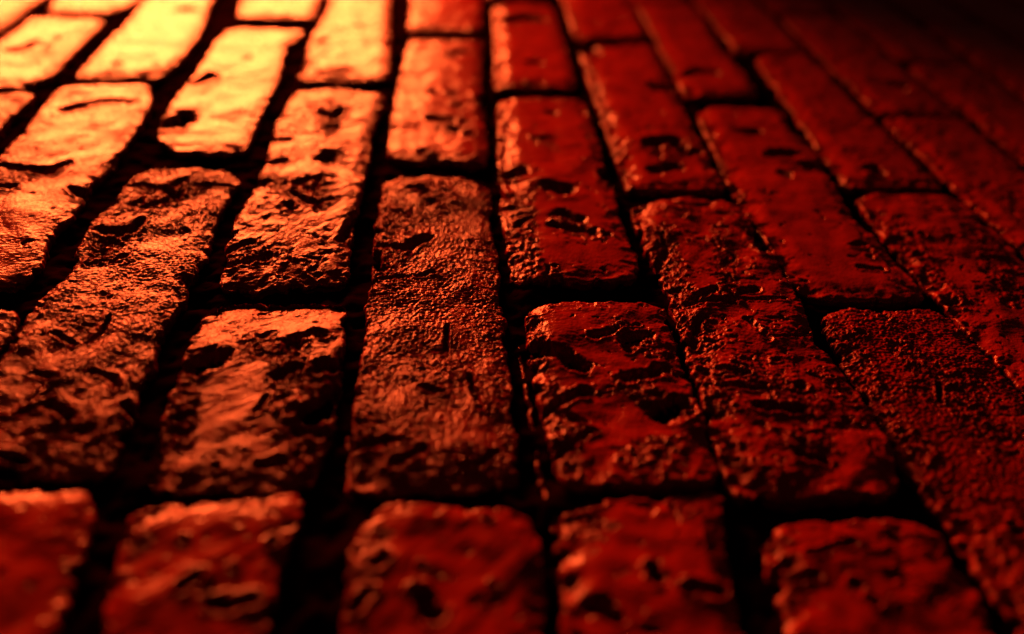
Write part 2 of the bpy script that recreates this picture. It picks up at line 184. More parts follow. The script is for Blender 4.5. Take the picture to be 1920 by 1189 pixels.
PITS = [
  ([(94.4, 216.0), (104.7, 227.0), (113.3, 233.0), (121.1, 236.0), (131.7, 235.4)], 4.1, 3.0),
  ([(86.8, 127.0), (99.5, 124.5), (114.5, 123.7), (121.6, 134.1)], 3.7, 3.0),
  ([(96.9, 99.5), (102.4, 100.0)], 3.5, 3.0),
  ([(21.8, 326.2), (30.5, 333.9), (33.7, 347.4)], 4.1, 1.5),
  ([(103.4, 308.2)], 3.3, 1.5),
  ([(123.9, 455.3)], 6.8, 1.5),
  ([(167.8, 282.7), (172.5, 297.1)], 5.3, 3.0),
  ([(191.5, 340.4)], 4.3, 0.8),
  ([(164.7, 205.7), (172.1, 218.8)], 8.5, 2),
  ([(262.0, 228.7)], 5.3, 3.0),
  ([(268.6, 203.8)], 4.5, 3.0),
  ([(236.5, 180.6), (243.1, 181.3)], 3.7, 3.0),
  ([(234.8, 146.6), (244.2, 147.5)], 4.0, 3.0),
  ([(272.4, 162.4), (269.4, 152.4)], 5.1, 3.0),
  ([(257.5, 117.0), (262.8, 124.8), (274.8, 129.6)], 2.9, 3.0),
  ([(256.2, 102.8), (269.5, 90.3), (277.7, 97.7)], 2.7, 3.0),
  ([(231.9, 114.8), (235.8, 118.7)], 6.5, 3.0),
  ([(231.8, 38.6), (241.5, 44.9)], 2.8, 3.0),
  ([(234.4, 23.9), (251.7, 31.5)], 3.1, 4),
  ([(251.4, 318.2), (268.7, 326.9)], 4.9, 2),
  ([(243.6, 396.8)], 3.2, 3.0),
  ([(332.3, 282.8)], 3.3, 3.0),
  ([(348.0, 282.6)], 3.3, 3.0),
  ([(333.8, 230.4), (347.4, 231.0)], 4.2, 3.0),
  ([(352.3, 258.2)], 3.2, 3.0),
  ([(349.7, 213.0)], 4.1, 3.0),
  ([(359.6, 204.7)], 3.5, 3.0),
  ([(356.6, 228.2)], 3.0, 3.0),
  ([(346.7, 368.8), (360.0, 380.6)], 3.9, 1.5),
  ([(329.7, 173.2)], 3.2, 3.0),
  ([(310.1, 49.5), (321.4, 47.3), (332.6, 59.9)], 3.9, 3.0),
  ([(311.7, 14.7), (322.3, 16.9)], 2.1, 3.0),
  ([(329.0, 17.3), (335.7, 21.4)], 1.9, 3.0),
  ([(342.9, -28.3), (342.2, -47.7)], 1.3, 3),
  ([(336.5, -48.0), (342.7, -47.7)], 1.1, 2),
  ([(307.4, -112.3), (319.6, -107.2)], 2.7, 3.0),
  ([(322.2, -121.3), (332.2, -113.4)], 2.7, 3.0),
  ([(322.5, 119.1), (328.8, 123.3), (332.0, 112.7)], 3.4, 2),
  ([(336.8, 102.5)], 4.6, 2),
  ([(304.8, -1.9), (313.0, -0.5)], 1.2, 3.0),
  ([(161.8, 56.9), (171.3, 51.7), (179.0, 58.2), (179.7, 66.1)], 3.6, 2.5),
  ([(190.1, -26.2), (190.3, -39.2), (186.5, -45.6)], 1.5, 3.0),
  ([(167.0, 20.9), (173.0, 26.6)], 1.8, 2.5),
  ([(177.5, 24.2), (182.4, 29.9)], 1.8, 2.5),
  ([(174.9, -92.5), (181.3, -87.2), (194.0, -95.3)], 2.7, 3.0),
  ([(176.2, -117.9), (184.8, -120.7)], 2.5, 3.0),
  ([(165.9, 109.0), (184.1, 107.1), (192.8, 94.1)], 3.2, 3.0),
  ([(189.1, 111.0), (192.0, 118.4)], 3.2, 3.0),
  ([(179.7, 83.1), (190.7, 90.6), (192.8, 100.9)], 3.0, 3.0),
  ([(206.7, 112.6), (218.5, 113.6)], 2.3, 3.0),
  ([(197.1, -105.1), (204.0, -101.7)], 2.0, 2),
  ([(232.7, -65.6), (239.6, -61.5), (244.5, -58.2)], 5.9, 7),
  ([(272.1, -44.2), (283.1, -37.4), (285.6, -39.4)], 3.2, 4),
  ([(260.0, -41.3), (263.9, -36.0)], 1.9, 2),
  ([(274.3, -52.3), (277.0, -46.1)], 3.1, 3),
  ([(271.0, -70.0), (279.1, -64.1)], 3.3, 3),
  ([(287.7, -91.2), (298.7, -82.1)], 6.8, 9),
  ([(255.8, -124.0)], 2.1, 3.0),
  ([(272.2, -122.2), (279.9, -120.5)], 3.0, 3.0),
  ([(288.1, -63.7), (296.8, -59.5)], 3.8, 5),
  ([(235.4, -97.6), (239.1, -95.9)], 2.7, 5),
  ([(283.8, -103.1), (292.1, -102.9)], 3.7, 4),
  ([(265.8, -93.5), (268.4, -83.0)], 1.7, 2),
  ([(232.4, -53.9), (241.0, -51.6)], 1.8, 2),
  ([(234.1, -145.4), (241.4, -141.2)], 3.6, 5),
  ([(252.2, -163.1)], 1.9, 3.0),
  ([(256.2, -184.0), (260.4, -179.6)], 2.5, 3.0),
  ([(282.1, -164.2)], 2.3, 3.0),
  ([(266.7, -190.5), (279.0, -189.5)], 2.8, 3.5),
  ([(270.8, -176.1)], 1.8, 2),
  ([(406.1, 480.8), (419.3, 491.9), (428.6, 485.0)], 10.5, 3.0),
  ([(415.9, 362.1)], 5.4, 2),
  ([(418.9, 250.7)], 3.9, 2),
  ([(403.7, 202.2), (413.7, 205.1)], 2.4, 1.5),
  ([(379.4, 143.0), (389.6, 146.3)], 5.7, 5),
  ([(406.1, 126.3), (415.5, 123.4)], 7.0, 3.0),
  ([(408.8, 91.1), (417.4, 85.1)], 5.5, 3.0),
  ([(404.3, 77.6), (424.6, 69.5)], 4.4, 3.0),
  ([(399.4, 29.5)], 1.6, 3.0),
  ([(390.6, 57.8)], 1.7, 3.0),
  ([(383.1, 76.0), (388.1, 82.9)], 3.2, 3.0),
  ([(385.8, -44.0), (394.0, -47.9), (401.5, -56.7)], 5.2, 6),
  ([(411.8, -34.2), (421.4, -29.4)], 2.9, 2.5),
  ([(428.4, -33.6), (437.8, -30.9)], 3.5, 3),
  ([(434.3, -22.0)], 1.8, 2),
  ([(425.1, -38.1), (426.5, -44.5)], 2.5, 2.5),
  ([(421.9, -65.2), (433.1, -62.8), (438.8, -58.6)], 4.0, 4),
  ([(389.6, -88.6), (397.8, -95.4)], 2.4, 3.0),
  ([(432.3, -91.1), (443.1, -83.6)], 5.7, 6),
  ([(410.6, -119.9)], 1.8, 3.0),
  ([(426.2, -116.4)], 2.8, 3.0),
  ([(402.2, -78.4), (421.7, -73.3)], 0.8, 1),
  ([(389.4, -110.7), (401.6, -100.5)], 1.7, 2),
  ([(385.7, -143.8), (398.1, -140.9)], 3.0, 5),
  ([(413.0, -174.8), (413.7, -180.8)], 2.9, 4),
  ([(389.5, -189.8), (395.8, -195.3)], 4.0, 4),
  ([(423.1, -184.3), (433.0, -185.4)], 3.1, 4),
  ([(436.4, -159.6)], 1.5, 3.0),
  ([(333.1, -175.4)], 1.9, 3),
  ([(317.0, -173.8), (320.4, -170.2)], 2.5, 3.0),
  ([(333.3, -186.4), (336.8, -195.1)], 3.6, 4),
  ([(311.3, -192.8), (316.0, -186.3)], 2.5, 4),
  ([(356.7, -152.3)], 1.6, 2),
  ([(357.2, -181.9)], 1.5, 2),
  ([(482.5, 199.6), (499.1, 208.8), (505.9, 188.6)], 6.7, 3.0),
  ([(477.7, 156.1), (493.7, 165.9)], 5.1, 2),
  ([(512.2, 312.8)], 8.9, 2),
  ([(467.1, 1.4), (480.2, 9.8)], 2.6, 3.0),
  ([(498.3, -33.0), (518.1, -29.0)], 1.1, 1.5),
  ([(515.8, -26.3)], 2.4, 3.0),
  ([(463.7, -71.7), (481.4, -73.1)], 2.2, 3.0),
  ([(475.2, -86.4), (493.6, -87.7)], 2.9, 3.0),
  ([(460.6, -79.4)], 2.1, 3.0),
  ([(499.2, -70.6)], 3.0, 3.0),
  ([(484.1, -117.0), (492.3, -119.1)], 2.9, 4),
  ([(474.1, -55.4)], 1.7, 3.0),
  ([(494.3, -50.5)], 1.7, 2),
  ([(494.4, 10.5), (503.8, 13.7)], 2.6, 2),
  ([(458.2, -119.1)], 1.7, 3.0),
  ([(464.4, -120.5)], 1.2, 3.0),
  ([(464.0, 69.1), (466.1, 56.8)], 2.8, 3.0),
  ([(541.2, 347.9), (553.6, 362.8)], 4.9, 3.0),
  ([(562.7, 357.5)], 5.7, 3.0),
  ([(552.1, 230.9), (563.7, 230.2)], 5.2, 3.0),
  ([(565.3, 190.1), (580.3, 196.1)], 5.6, 3.0),
  ([(564.2, 160.0)], 4.6, 3.0),
  ([(582.5, 174.3)], 4.2, 3.0),
  ([(574.3, 63.9), (582.0, 67.6)], 2.7, 3.0),
  ([(587.6, 61.7)], 3.0, 3.0),
  ([(569.7, 39.5), (579.4, 37.2)], 2.9, 3.0),
  ([(579.1, 51.9)], 2.2, 3.0),
  ([(567.1, -64.6), (561.2, -78.5)], 1.4, 3),
  ([(563.8, -8.9)], 2.6, 2),
  ([(545.4, -24.1)], 2.5, 2),
  ([(556.2, -156.3)], 3.2, 3.0),
  ([(531.2, -164.4)], 3.1, 3.0),
  ([(630.7, 174.6)], 6.7, 3.0),
  ([(588.2, 174.9)], 6.0, 3.0),
  ([(722.1, 347.6)], 8.5, 3.0),
  ([(608.6, 77.8)], 3.0, 3.0),
  ([(610.5, 58.2)], 2.7, 3.0),
  ([(622.0, 80.0)], 2.5, 3.0),
  ([(609.7, 7.5)], 2.4, 3.0),
  ([(672.6, 100.6)], 5.4, 3.0),
  ([(457.9, -160.8), (465.1, -160.3)], 1.7, 3.0),
  ([(471.3, -168.5), (489.1, -163.3)], 1.9, 2),
  ([(462.3, -178.4), (469.9, -178.4)], 2.4, 3.0),
  ([(482.9, -182.5)], 2.4, 3),
  ([(486.5, -190.1)], 2.4, 3.0),
  ([(505.4, -157.9)], 1.5, 2),
  ([(515.2, -168.4)], 1.3, 2),
  ([(382.9, -88.8), (392.7, -81.3), (402.9, -73.5)], 3.0, 3),
  ([(384.5, -117.2), (396.5, -105.6), (401.6, -100.5)], 2.1, 2.5),
  ([(463.4, -2.8), (495.1, 2.8), (514.7, 2.8)], 2.2, 2.2),
  ([(458.4, -36.8), (465.3, -18.2)], 2.7, 2),
  ([(466.0, -57.7), (477.4, -61.4)], 2.2, 2.5),
  ([(453.9, 32.7), (463.3, 50.6)], 2.8, 2),
  ([(489.6, -17.1), (495.0, -35.3)], 2.1, 1.5),
  ([(170.6, -67.7), (180.2, -71.1)], 1.9, 2),
  ([(193.9, -66.9), (203.4, -70.4), (207.5, -77.6)], 1.9, 2),
  ([(170.2, -40.0), (181.6, -47.8)], 1.8, 2),
  ([(331.7, -73.8), (340.7, -77.2)], 2.0, 2),
  ([(352.3, -65.5), (356.2, -87.7)], 1.7, 2),
  ([(354.9, -120.8), (361.5, -114.4)], 2.1, 2),
  ([(225.1, 212.8), (227.9, 222.7)], 5.2, 4),
  ([(227.9, 314.7), (230.8, 340.1)], 6.4, 4),
  ([(272.0, 237.9), (269.4, 218.0)], 3.5, 3),
  ([(268.6, 129.0), (267.7, 107.2), (275.8, 118.6)], 2.3, 3),
  ([(254.9, 89.1), (258.1, 82.8)], 3.5, 3),
  ([(136.7, 99.5), (147.0, 93.6)], 3.9, 4),
  ([(168.5, 112.8), (178.6, 105.2)], 2.2, 3),
  ([(150.1, 140.7), (152.6, 148.7)], 4.9, 4),
  ([(220.4, 3.5), (216.4, 10.8)], 2.6, 5),
  ([(213.5, -88.0), (218.3, -94.7)], 2.3, 4),
  ([(292.4, 82.2), (287.6, 50.9)], 2.6, 4),
  ([(310.0, 24.1), (306.4, 40.5)], 2.6, 4),
  ([(206.5, 57.1), (204.5, 60.0)], 1.6, 2),
  ([(158.1, 204.9), (170.0, 197.1), (171.0, 215.8)], 4.9, 3),
  ([(371.4, 276.8), (374.4, 255.7)], 5.1, 4),
  ([(444.4, 153.0), (447.2, 137.5)], 4.7, 5),
  ([(464.9, 419.4), (464.4, 397.3)], 8.4, 5),
  ([(517.5, 72.8), (519.9, 54.2)], 3.6, 5),
  ([(597.4, 256.4), (599.3, 231.2)], 6.0, 5),
  ([(598.5, 167.4), (598.3, 146.9)], 4.5, 4),
]
STYLE = {
 (0,2.5,1.5): dict(z0=.3), (0,1.5,1.0): dict(z0=.1), (0,1.0,0.0): dict(stip=.7),
 (1,2,1): dict(edge=.6,pock=1.5,z0=.4,torn=.5), (1,1,0): dict(und=.5,edge=.4,z0=.25,stip=.8,torn=.5,pock=.4,crag=.5), (1,0,-1): dict(),
 (2,2.5,1.5): dict(z0=.3), (2,1.5,.5): dict(edge=.2,z0=.5,torn=.35,pock=.2,crag=.4,stip=.2),
 (2,.5,-.5): dict(near=(90,3.2),z0=.0,stip=1.4,torn=.9,crag=.7,grain=1.2), (2,-.5,-1.5): dict(und=.8,grain=.3,edge=.35,torn=.6,z0=.3,stip=.3),
 (3,2,1): dict(pock=1.6,z0=.2), (3,1,0): dict(near=(60,3),und=.5,z0=-.1,drag=.25,dir=55,stip=.6), (3,0,-.5): dict(und=.8,near=(80,4.6),far=(42,5.0),z0=.1,stip=.6,drag=.25,dir=35,grain=1.1),
 (3,-.5,-1.5): dict(und=.8,grain=.3,edge=.5,torn=.8,z0=.2,stip=.2,drag=.25,dir=40),
 (4,2.5,1.5): dict(z0=.3), (4,1.5,.5): dict(z0=.3,torn=.6,stip=.3), (4,.5,-.5): dict(near=(55,1.0),z0=.05,stip=1.6,torn=.75,crag=.4,und=.7,grain=1.2),
 (4,-.5,-1.5): dict(und=.8,grain=.3,edge=.35,torn=.6,z0=.2,stip=.2,drag=.2,dir=50),
 (5,2,1): dict(z0=.3,stip=.2), (5,1,0): dict(z0=.15,stip=.3), (5,0,-.5): dict(z0=.15,stip=.35,crag=1.3,grain=.6),
 (5,-.5,-1.5): dict(und=.8,grain=.3,edge=.5,torn=.8,z0=.2,stip=.2,crag=1.3),
 (6,1.5,.5): dict(z0=.1,stip=.3), (6,.5,-.5): dict(z0=-.15,stip=.5,crag=1.2,grain=.8), (6,-.5,-1.5): dict(und=.8,grain=.3,edge=.5,torn=.8,z0=.0,stip=.3,drag=.25,dir=120),
 (7,2,1): dict(z0=.3), (7,1,0): dict(z0=.25,stip=.25,torn=.6), (7,0,-1): dict(z0=-.1,stip=1.6,torn=1.0,crag=.5,grain=1.2),
 (8,.5,-.5): dict(z0=-.1,stip=.6),
}
UNSEEN = "dark red brick lying wholly beyond the edges of the picture"
LABELS = {
 (-1,2,1): "glowing orange brick cut off by the picture's top left corner",
 (0,1.0,0.0): "orange brick end at the left edge, below the short brick with a dark gouge",
 (0,1.5,1.0): "short orange brick near the top left corner with one slanting dark gouge",
 (0,2.5,1.5): "sliver of glowing brick at the top, leftmost one ending in a cross joint",
 (1,0,-1): "tiny dark brick corner on the left edge below the wide black joint",
 (1,1,0): "glowing brick at upper left with a long branching dark crack across it",
 (1,2,1): "bright amber brick on the top edge, left of the palest smooth brick",
 (2,-0.5,-1.5): "dull red brick in the bottom left corner with a lit far edge",
 (2,0.5,-0.5): "long finely wrinkled orange brick at left with a short diagonal slot",
 (2,1.5,0.5): "palest smooth peach brick with one small dark nick, between two black joints",
 (2,2.5,1.5): "sliver of amber brick on the top edge directly beyond the palest brick",
 (3,-0.5,-1.5): "blurred dark red brick at bottom, second whole one from the left",
 (3,0,-0.5): "short deeply gouged brick whose far end glows yellow, left of centre",
 (3,1,0): "orange brick with dark pits along its left side and scraped near end",
 (3,2,1): "amber brick on the top edge, right of the palest smooth brick",
 (4,-0.5,-1.5): "dark red brick at bottom centre with rounded lit far end and slanting hollows",
 (4,0.5,-0.5): "long grainy brick at centre with a narrow upright slot in its face",
 (4,1.5,0.5): "red brick with glowing left edge and a cluster of small black pits",
 (4,2.5,1.5): "small red brick on the top edge beyond the brick with clustered pits",
 (5,-0.5,-1.5): "dark blurred brick at bottom with a bright worn far left corner",
 (5,0,-0.5): "short smooth red brick right of centre with a deep notch in its left side",
 (5,1,0): "red brick right of centre, smooth at its far end and broken at its near end",
 (5,2,1): "smooth dark red brick near the top with a dark pit at its far end",
 (6,-0.5,-1.5): "dark brick at bottom right with a lit left corner and a dark dent",
 (6,0.5,-0.5): "long crumbled red brick right of centre with a rough torn middle",
 (6,1.5,0.5): "dim red brick with bright sloping left edge and ring shaped scar near its end",
 (6,2.5,1.5): "blurred dark red brick on the top edge, just right of the smooth pitted one",
 (7,0,-1): "long evenly grainy red brick running off the lower right edge",
 (7,1,0): "smooth red brick at right with an oval black pit near its far end",
 (7,2,1): "dim blurred brick beyond the smooth brick with the oval black pit",
 (7,3,2): "thin dark sliver on the top edge, between two larger blurred red bricks",
 (8,0.5,-0.5): "brick at the right edge with pitted left side, just above the evenly grainy brick",
 (8,1.5,0.5): "dim red brick at upper right, just right of the smooth brick with the oval pit",
 (8,2.5,1.5): "nearly black brick on the top edge, right of the dim blurred brick",
 (9,1,0): "dark brick at the right edge with lumpy lit left rim, second above the grainy brick",
 (9,2,1): "very dark blurred brick at upper right with one brighter slanting left edge",
 (9,3,2): "near black sliver of brick on the top edge, right of the centre",
 (10,1.5,0.5): "dark blurred brick on the right edge with a dim red slanting rim",
 (10,2.5,1.5): "nearly black blurred brick in the upper right, left of the darkest corner",
 (11,2,1): "near black brick on the right edge, lowest of the darkest corner's bricks",
 (11,3,2): "near black sliver on the top edge, left end of the darkest corner",
 (12,2.5,1.5): "near black brick in the top right corner, barely visible",
 (13,3,2): "last tiny black corner of brick at the very top right",
}

# ------------------------------------------------------------------ noise
_PERM = np.random.RandomState(7).permutation(4096).astype(np.int64)
_ANG = np.random.RandomState(11).uniform(0, 2 * math.pi, 4096)
_GX = np.cos(_ANG).astype(np.float32)
_GY = np.sin(_ANG).astype(np.float32)


def pn(x, y, seed=0):
    """gradient noise, about -1..1"""
    xi = np.floor(x).astype(np.int64)
    yi = np.floor(y).astype(np.int64)
    fx = (x - xi).astype(np.float32)
    fy = (y - yi).astype(np.float32)
    u = fx * fx * fx * (fx * (fx * 6 - 15) + 10)
    v = fy * fy * fy * (fy * (fy * 6 - 15) + 10)

    def g(ix, iy, dx, dy):
        h = _PERM[(_PERM[(_PERM[(ix + seed * 131) & 4095] + iy) & 4095] + seed * 17) & 4095]
        return _GX[h] * dx + _GY[h] * dy
    a = g(xi, yi, fx, fy)
    b = g(xi + 1, yi, fx - 1, fy)
    c = g(xi, yi + 1, fx, fy - 1)
    d = g(xi + 1, yi + 1, fx - 1, fy - 1)
    ab = a + (b - a) * u
    cd = c + (d - c) * u
    return (ab + (cd - ab) * v) * 1.5


def fbm(x, y, octv=4, seed=0, gain=0.5, ridged=False):
    s = np.zeros(x.shape, np.float32)
    a = 1.0
    t = 0.0
    for o in range(octv):
        n = pn(x, y, seed + o * 3)
        if ridged:
            n = 1 - 2 * np.abs(n)
        s += a * n
        t += a
        a *= gain
        x = x * 2.03 + 17.3
        y = y * 2.03 - 9.1
    return s / t


def sst(a, b, x):
    t = np.clip((x - a) / (b - a), 0, 1)
    return t * t * (3 - 2 * t)


# ------------------------------------------------------------------ materials
def mat_nodes(name):
    m = bpy.data.materials.new(name)
    m.use_nodes = True
    nt = m.node_tree
    b = nt.nodes["Principled BSDF"]
    return m, nt, b


def brick_material():
    m, nt, b = mat_nodes("glazed_red_brick")
    N, L = nt.nodes.new, nt.links.new
    geo = N("ShaderNodeNewGeometry")
    # colour: deep red, slow mottling
    n1 = N("ShaderNodeTexNoise")
    n1.inputs["Scale"].default_value = 28
    n1.inputs["Detail"].default_value = 6
    n1.inputs["Roughness"].default_value = 0.6
    L(geo.outputs["Position"], n1.inputs["Vector"])
    r1 = N("ShaderNodeValToRGB")
    r1.color_ramp.elements[0].position = 0.3
    r1.color_ramp.elements[0].color = (0.50, 0.020, 0.005, 1)
    r1.color_ramp.elements[1].position = 0.7
    r1.color_ramp.elements[1].color = (0.76, 0.034, 0.007, 1)
    L(n1.outputs["Fac"], r1.inputs["Fac"])
    L(r1.outputs["Color"], b.inputs["Base Color"])
    # gloss: damp film, patchy
    n2 = N("ShaderNodeTexNoise")
    n2.inputs["Scale"].default_value = 60
    n2.inputs["Detail"].default_value = 5
    L(geo.outputs["Position"], n2.inputs["Vector"])
    mr = N("ShaderNodeMapRange")
    mr.inputs["From Min"].default_value = 0.3
    mr.inputs["From Max"].default_value = 0.7
    mr.inputs["To Min"].default_value = ROUGH[0]
    mr.inputs["To Max"].default_value = ROUGH[1]
    L(n2.outputs["Fac"], mr.inputs["Value"])
    L(mr.outputs["Result"], b.inputs["Roughness"])
    b.inputs["IOR"].default_value = 1.38
    b.inputs["Specular IOR Level"].default_value = SPEC
    # fine grain
    n3 = N("ShaderNodeTexNoise")
    n3.inputs["Scale"].default_value = 700
    n3.inputs["Detail"].default_value = 4
    n3.inputs["Roughness"].default_value = 0.55
    L(geo.outputs["Position"], n3.inputs["Vector"])
    at = N("ShaderNodeAttribute")
    at.attribute_name = "grain"
    mm = N("ShaderNodeMath")
    mm.operation = 'MULTIPLY'
    L(n3.outputs["Fac"], mm.inputs[0])
    L(at.outputs["Fac"], mm.inputs[1])
    bp = N("ShaderNodeBump")
    bp.inputs["Strength"].default_value = 1.0
    bp.inputs["Distance"].default_value = GRAIN
    L(mm.outputs[0], bp.inputs["Height"])
    L(bp.outputs["Normal"], b.inputs["Normal"])
    return m


def mortar_material():
    m, nt, b = mat_nodes("shade_painted_mortar")
    N, L = nt.nodes.new, nt.links.new
    geo = N("ShaderNodeNewGeometry")
    n1 = N("ShaderNodeTexNoise")
    n1.inputs["Scale"].default_value = 90
    n1.inputs["Detail"].default_value = 6
    L(geo.outputs["Position"], n1.inputs["Vector"])
    r1 = N("ShaderNodeValToRGB")
    r1.color_ramp.elements[0].color = (0.008, 0.002, 0.002, 1)  # near-black red: the shade of the joints is put into this colour
    r1.color_ramp.elements[1].color = (0.035, 0.003, 0.002, 1)
    L(n1.outputs["Fac"], r1.inputs["Fac"])
    L(r1.outputs["Color"], b.inputs["Base Color"])
    b.inputs["Roughness"].default_value = 0.95
    b.inputs["Specular IOR Level"].default_value = 0.0
    b.inputs["IOR"].default_value = 1.01
    return m


ROUGH = (0.18, 0.28)
SPEC = 0.5
GRAIN = 0.0009
M_BRICK = brick_material()
M_MORTAR = mortar_material()


# ------------------------------------------------------------------ mesh helper
def grid_mesh(name, X, Y, Z, mat, grain=None, close=False):
    ny, nx = X.shape
    co = np.stack([X, Y, Z], -1).reshape(-1, 3).astype(np.float32)
    idx = np.arange(ny * nx, dtype=np.int32).reshape(ny, nx)
    q = np.stack([idx[:-1, :-1], idx[:-1, 1:], idx[1:, 1:], idx[1:, :-1]], -1).reshape(-1, 4)
    nv = len(co)
    tri = np.zeros((0, 3), np.int32)
    if close:
        ring = np.concatenate([idx[0, :], idx[1:, -1], idx[-1, -2::-1], idx[-2:0:-1, 0]])
        co = np.vstack([co, co[ring].mean(0)[None]])
        tri = np.stack([np.roll(ring, -1), ring, np.full(len(ring), nv, np.int32)], -1).astype(np.int32)
        nv += 1
    me = bpy.data.meshes.new(name)
    me.vertices.add(nv)
    me.vertices.foreach_set("co", co.ravel())
    loops = np.concatenate([q.ravel(), tri.ravel()]).astype(np.int32)
    me.loops.add(len(loops))
    me.loops.foreach_set("vertex_index", loops)
    npoly = len(q) + len(tri)
    me.polygons.add(npoly)
    start = np.concatenate([np.arange(len(q)) * 4, len(q) * 4 + np.arange(len(tri)) * 3]).astype(np.int32)
    me.polygons.foreach_set("loop_start", start)
    me.polygons.foreach_set("use_smooth", np.ones(npoly, bool))
    me.update(calc_edges=True)
    if grain is not None:
        a = me.attributes.new("grain", 'FLOAT', 'POINT')
        g = np.zeros(nv, np.float32)
        g[:grain.size] = grain.ravel()
        a.data.foreach_set("value", g)
    me.materials.append(mat)
    return me


def axis(length, depth, step, side):
    """sample positions: coarse down the flank, fine over the face"""
    lo = -np.linspace(depth, 0, max(4, int(depth / side)), endpoint=False)
    mid = np.linspace(0, length, max(8, int(length / step)))
    return np.concatenate([lo, mid, length - lo[::-1]])


PIT_CACHE = []
for pts, r, d in PITS:
    a = np.array(pts, np.float32)
    if a[:, 1].mean() > 120:
        r, d = r * 1.12, d * 2.2
    PIT_CACHE.append((a, r, d, a.min(0) - r * 2.5, a.max(0) + r * 2.5))


def stroke_dist(x, y, pa):
    if len(pa) == 1:
        return np.hypot(x - pa[0][0], y - pa[0][1])
    best = np.full(x.shape, 1e9)
    for k in range(len(pa) - 1):
        p0 = np.array(pa[k], float)
        dd = np.array(pa[k + 1], float) - p0
        tt = np.clip(((x - p0[0]) * dd[0] + (y - p0[1]) * dd[1]) / max(1e-6, float(dd @ dd)), 0, 1)
        best = np.minimum(best, np.hypot(x - p0[0] - tt * dd[0], y - p0[1] - tt * dd[1]))
    return best


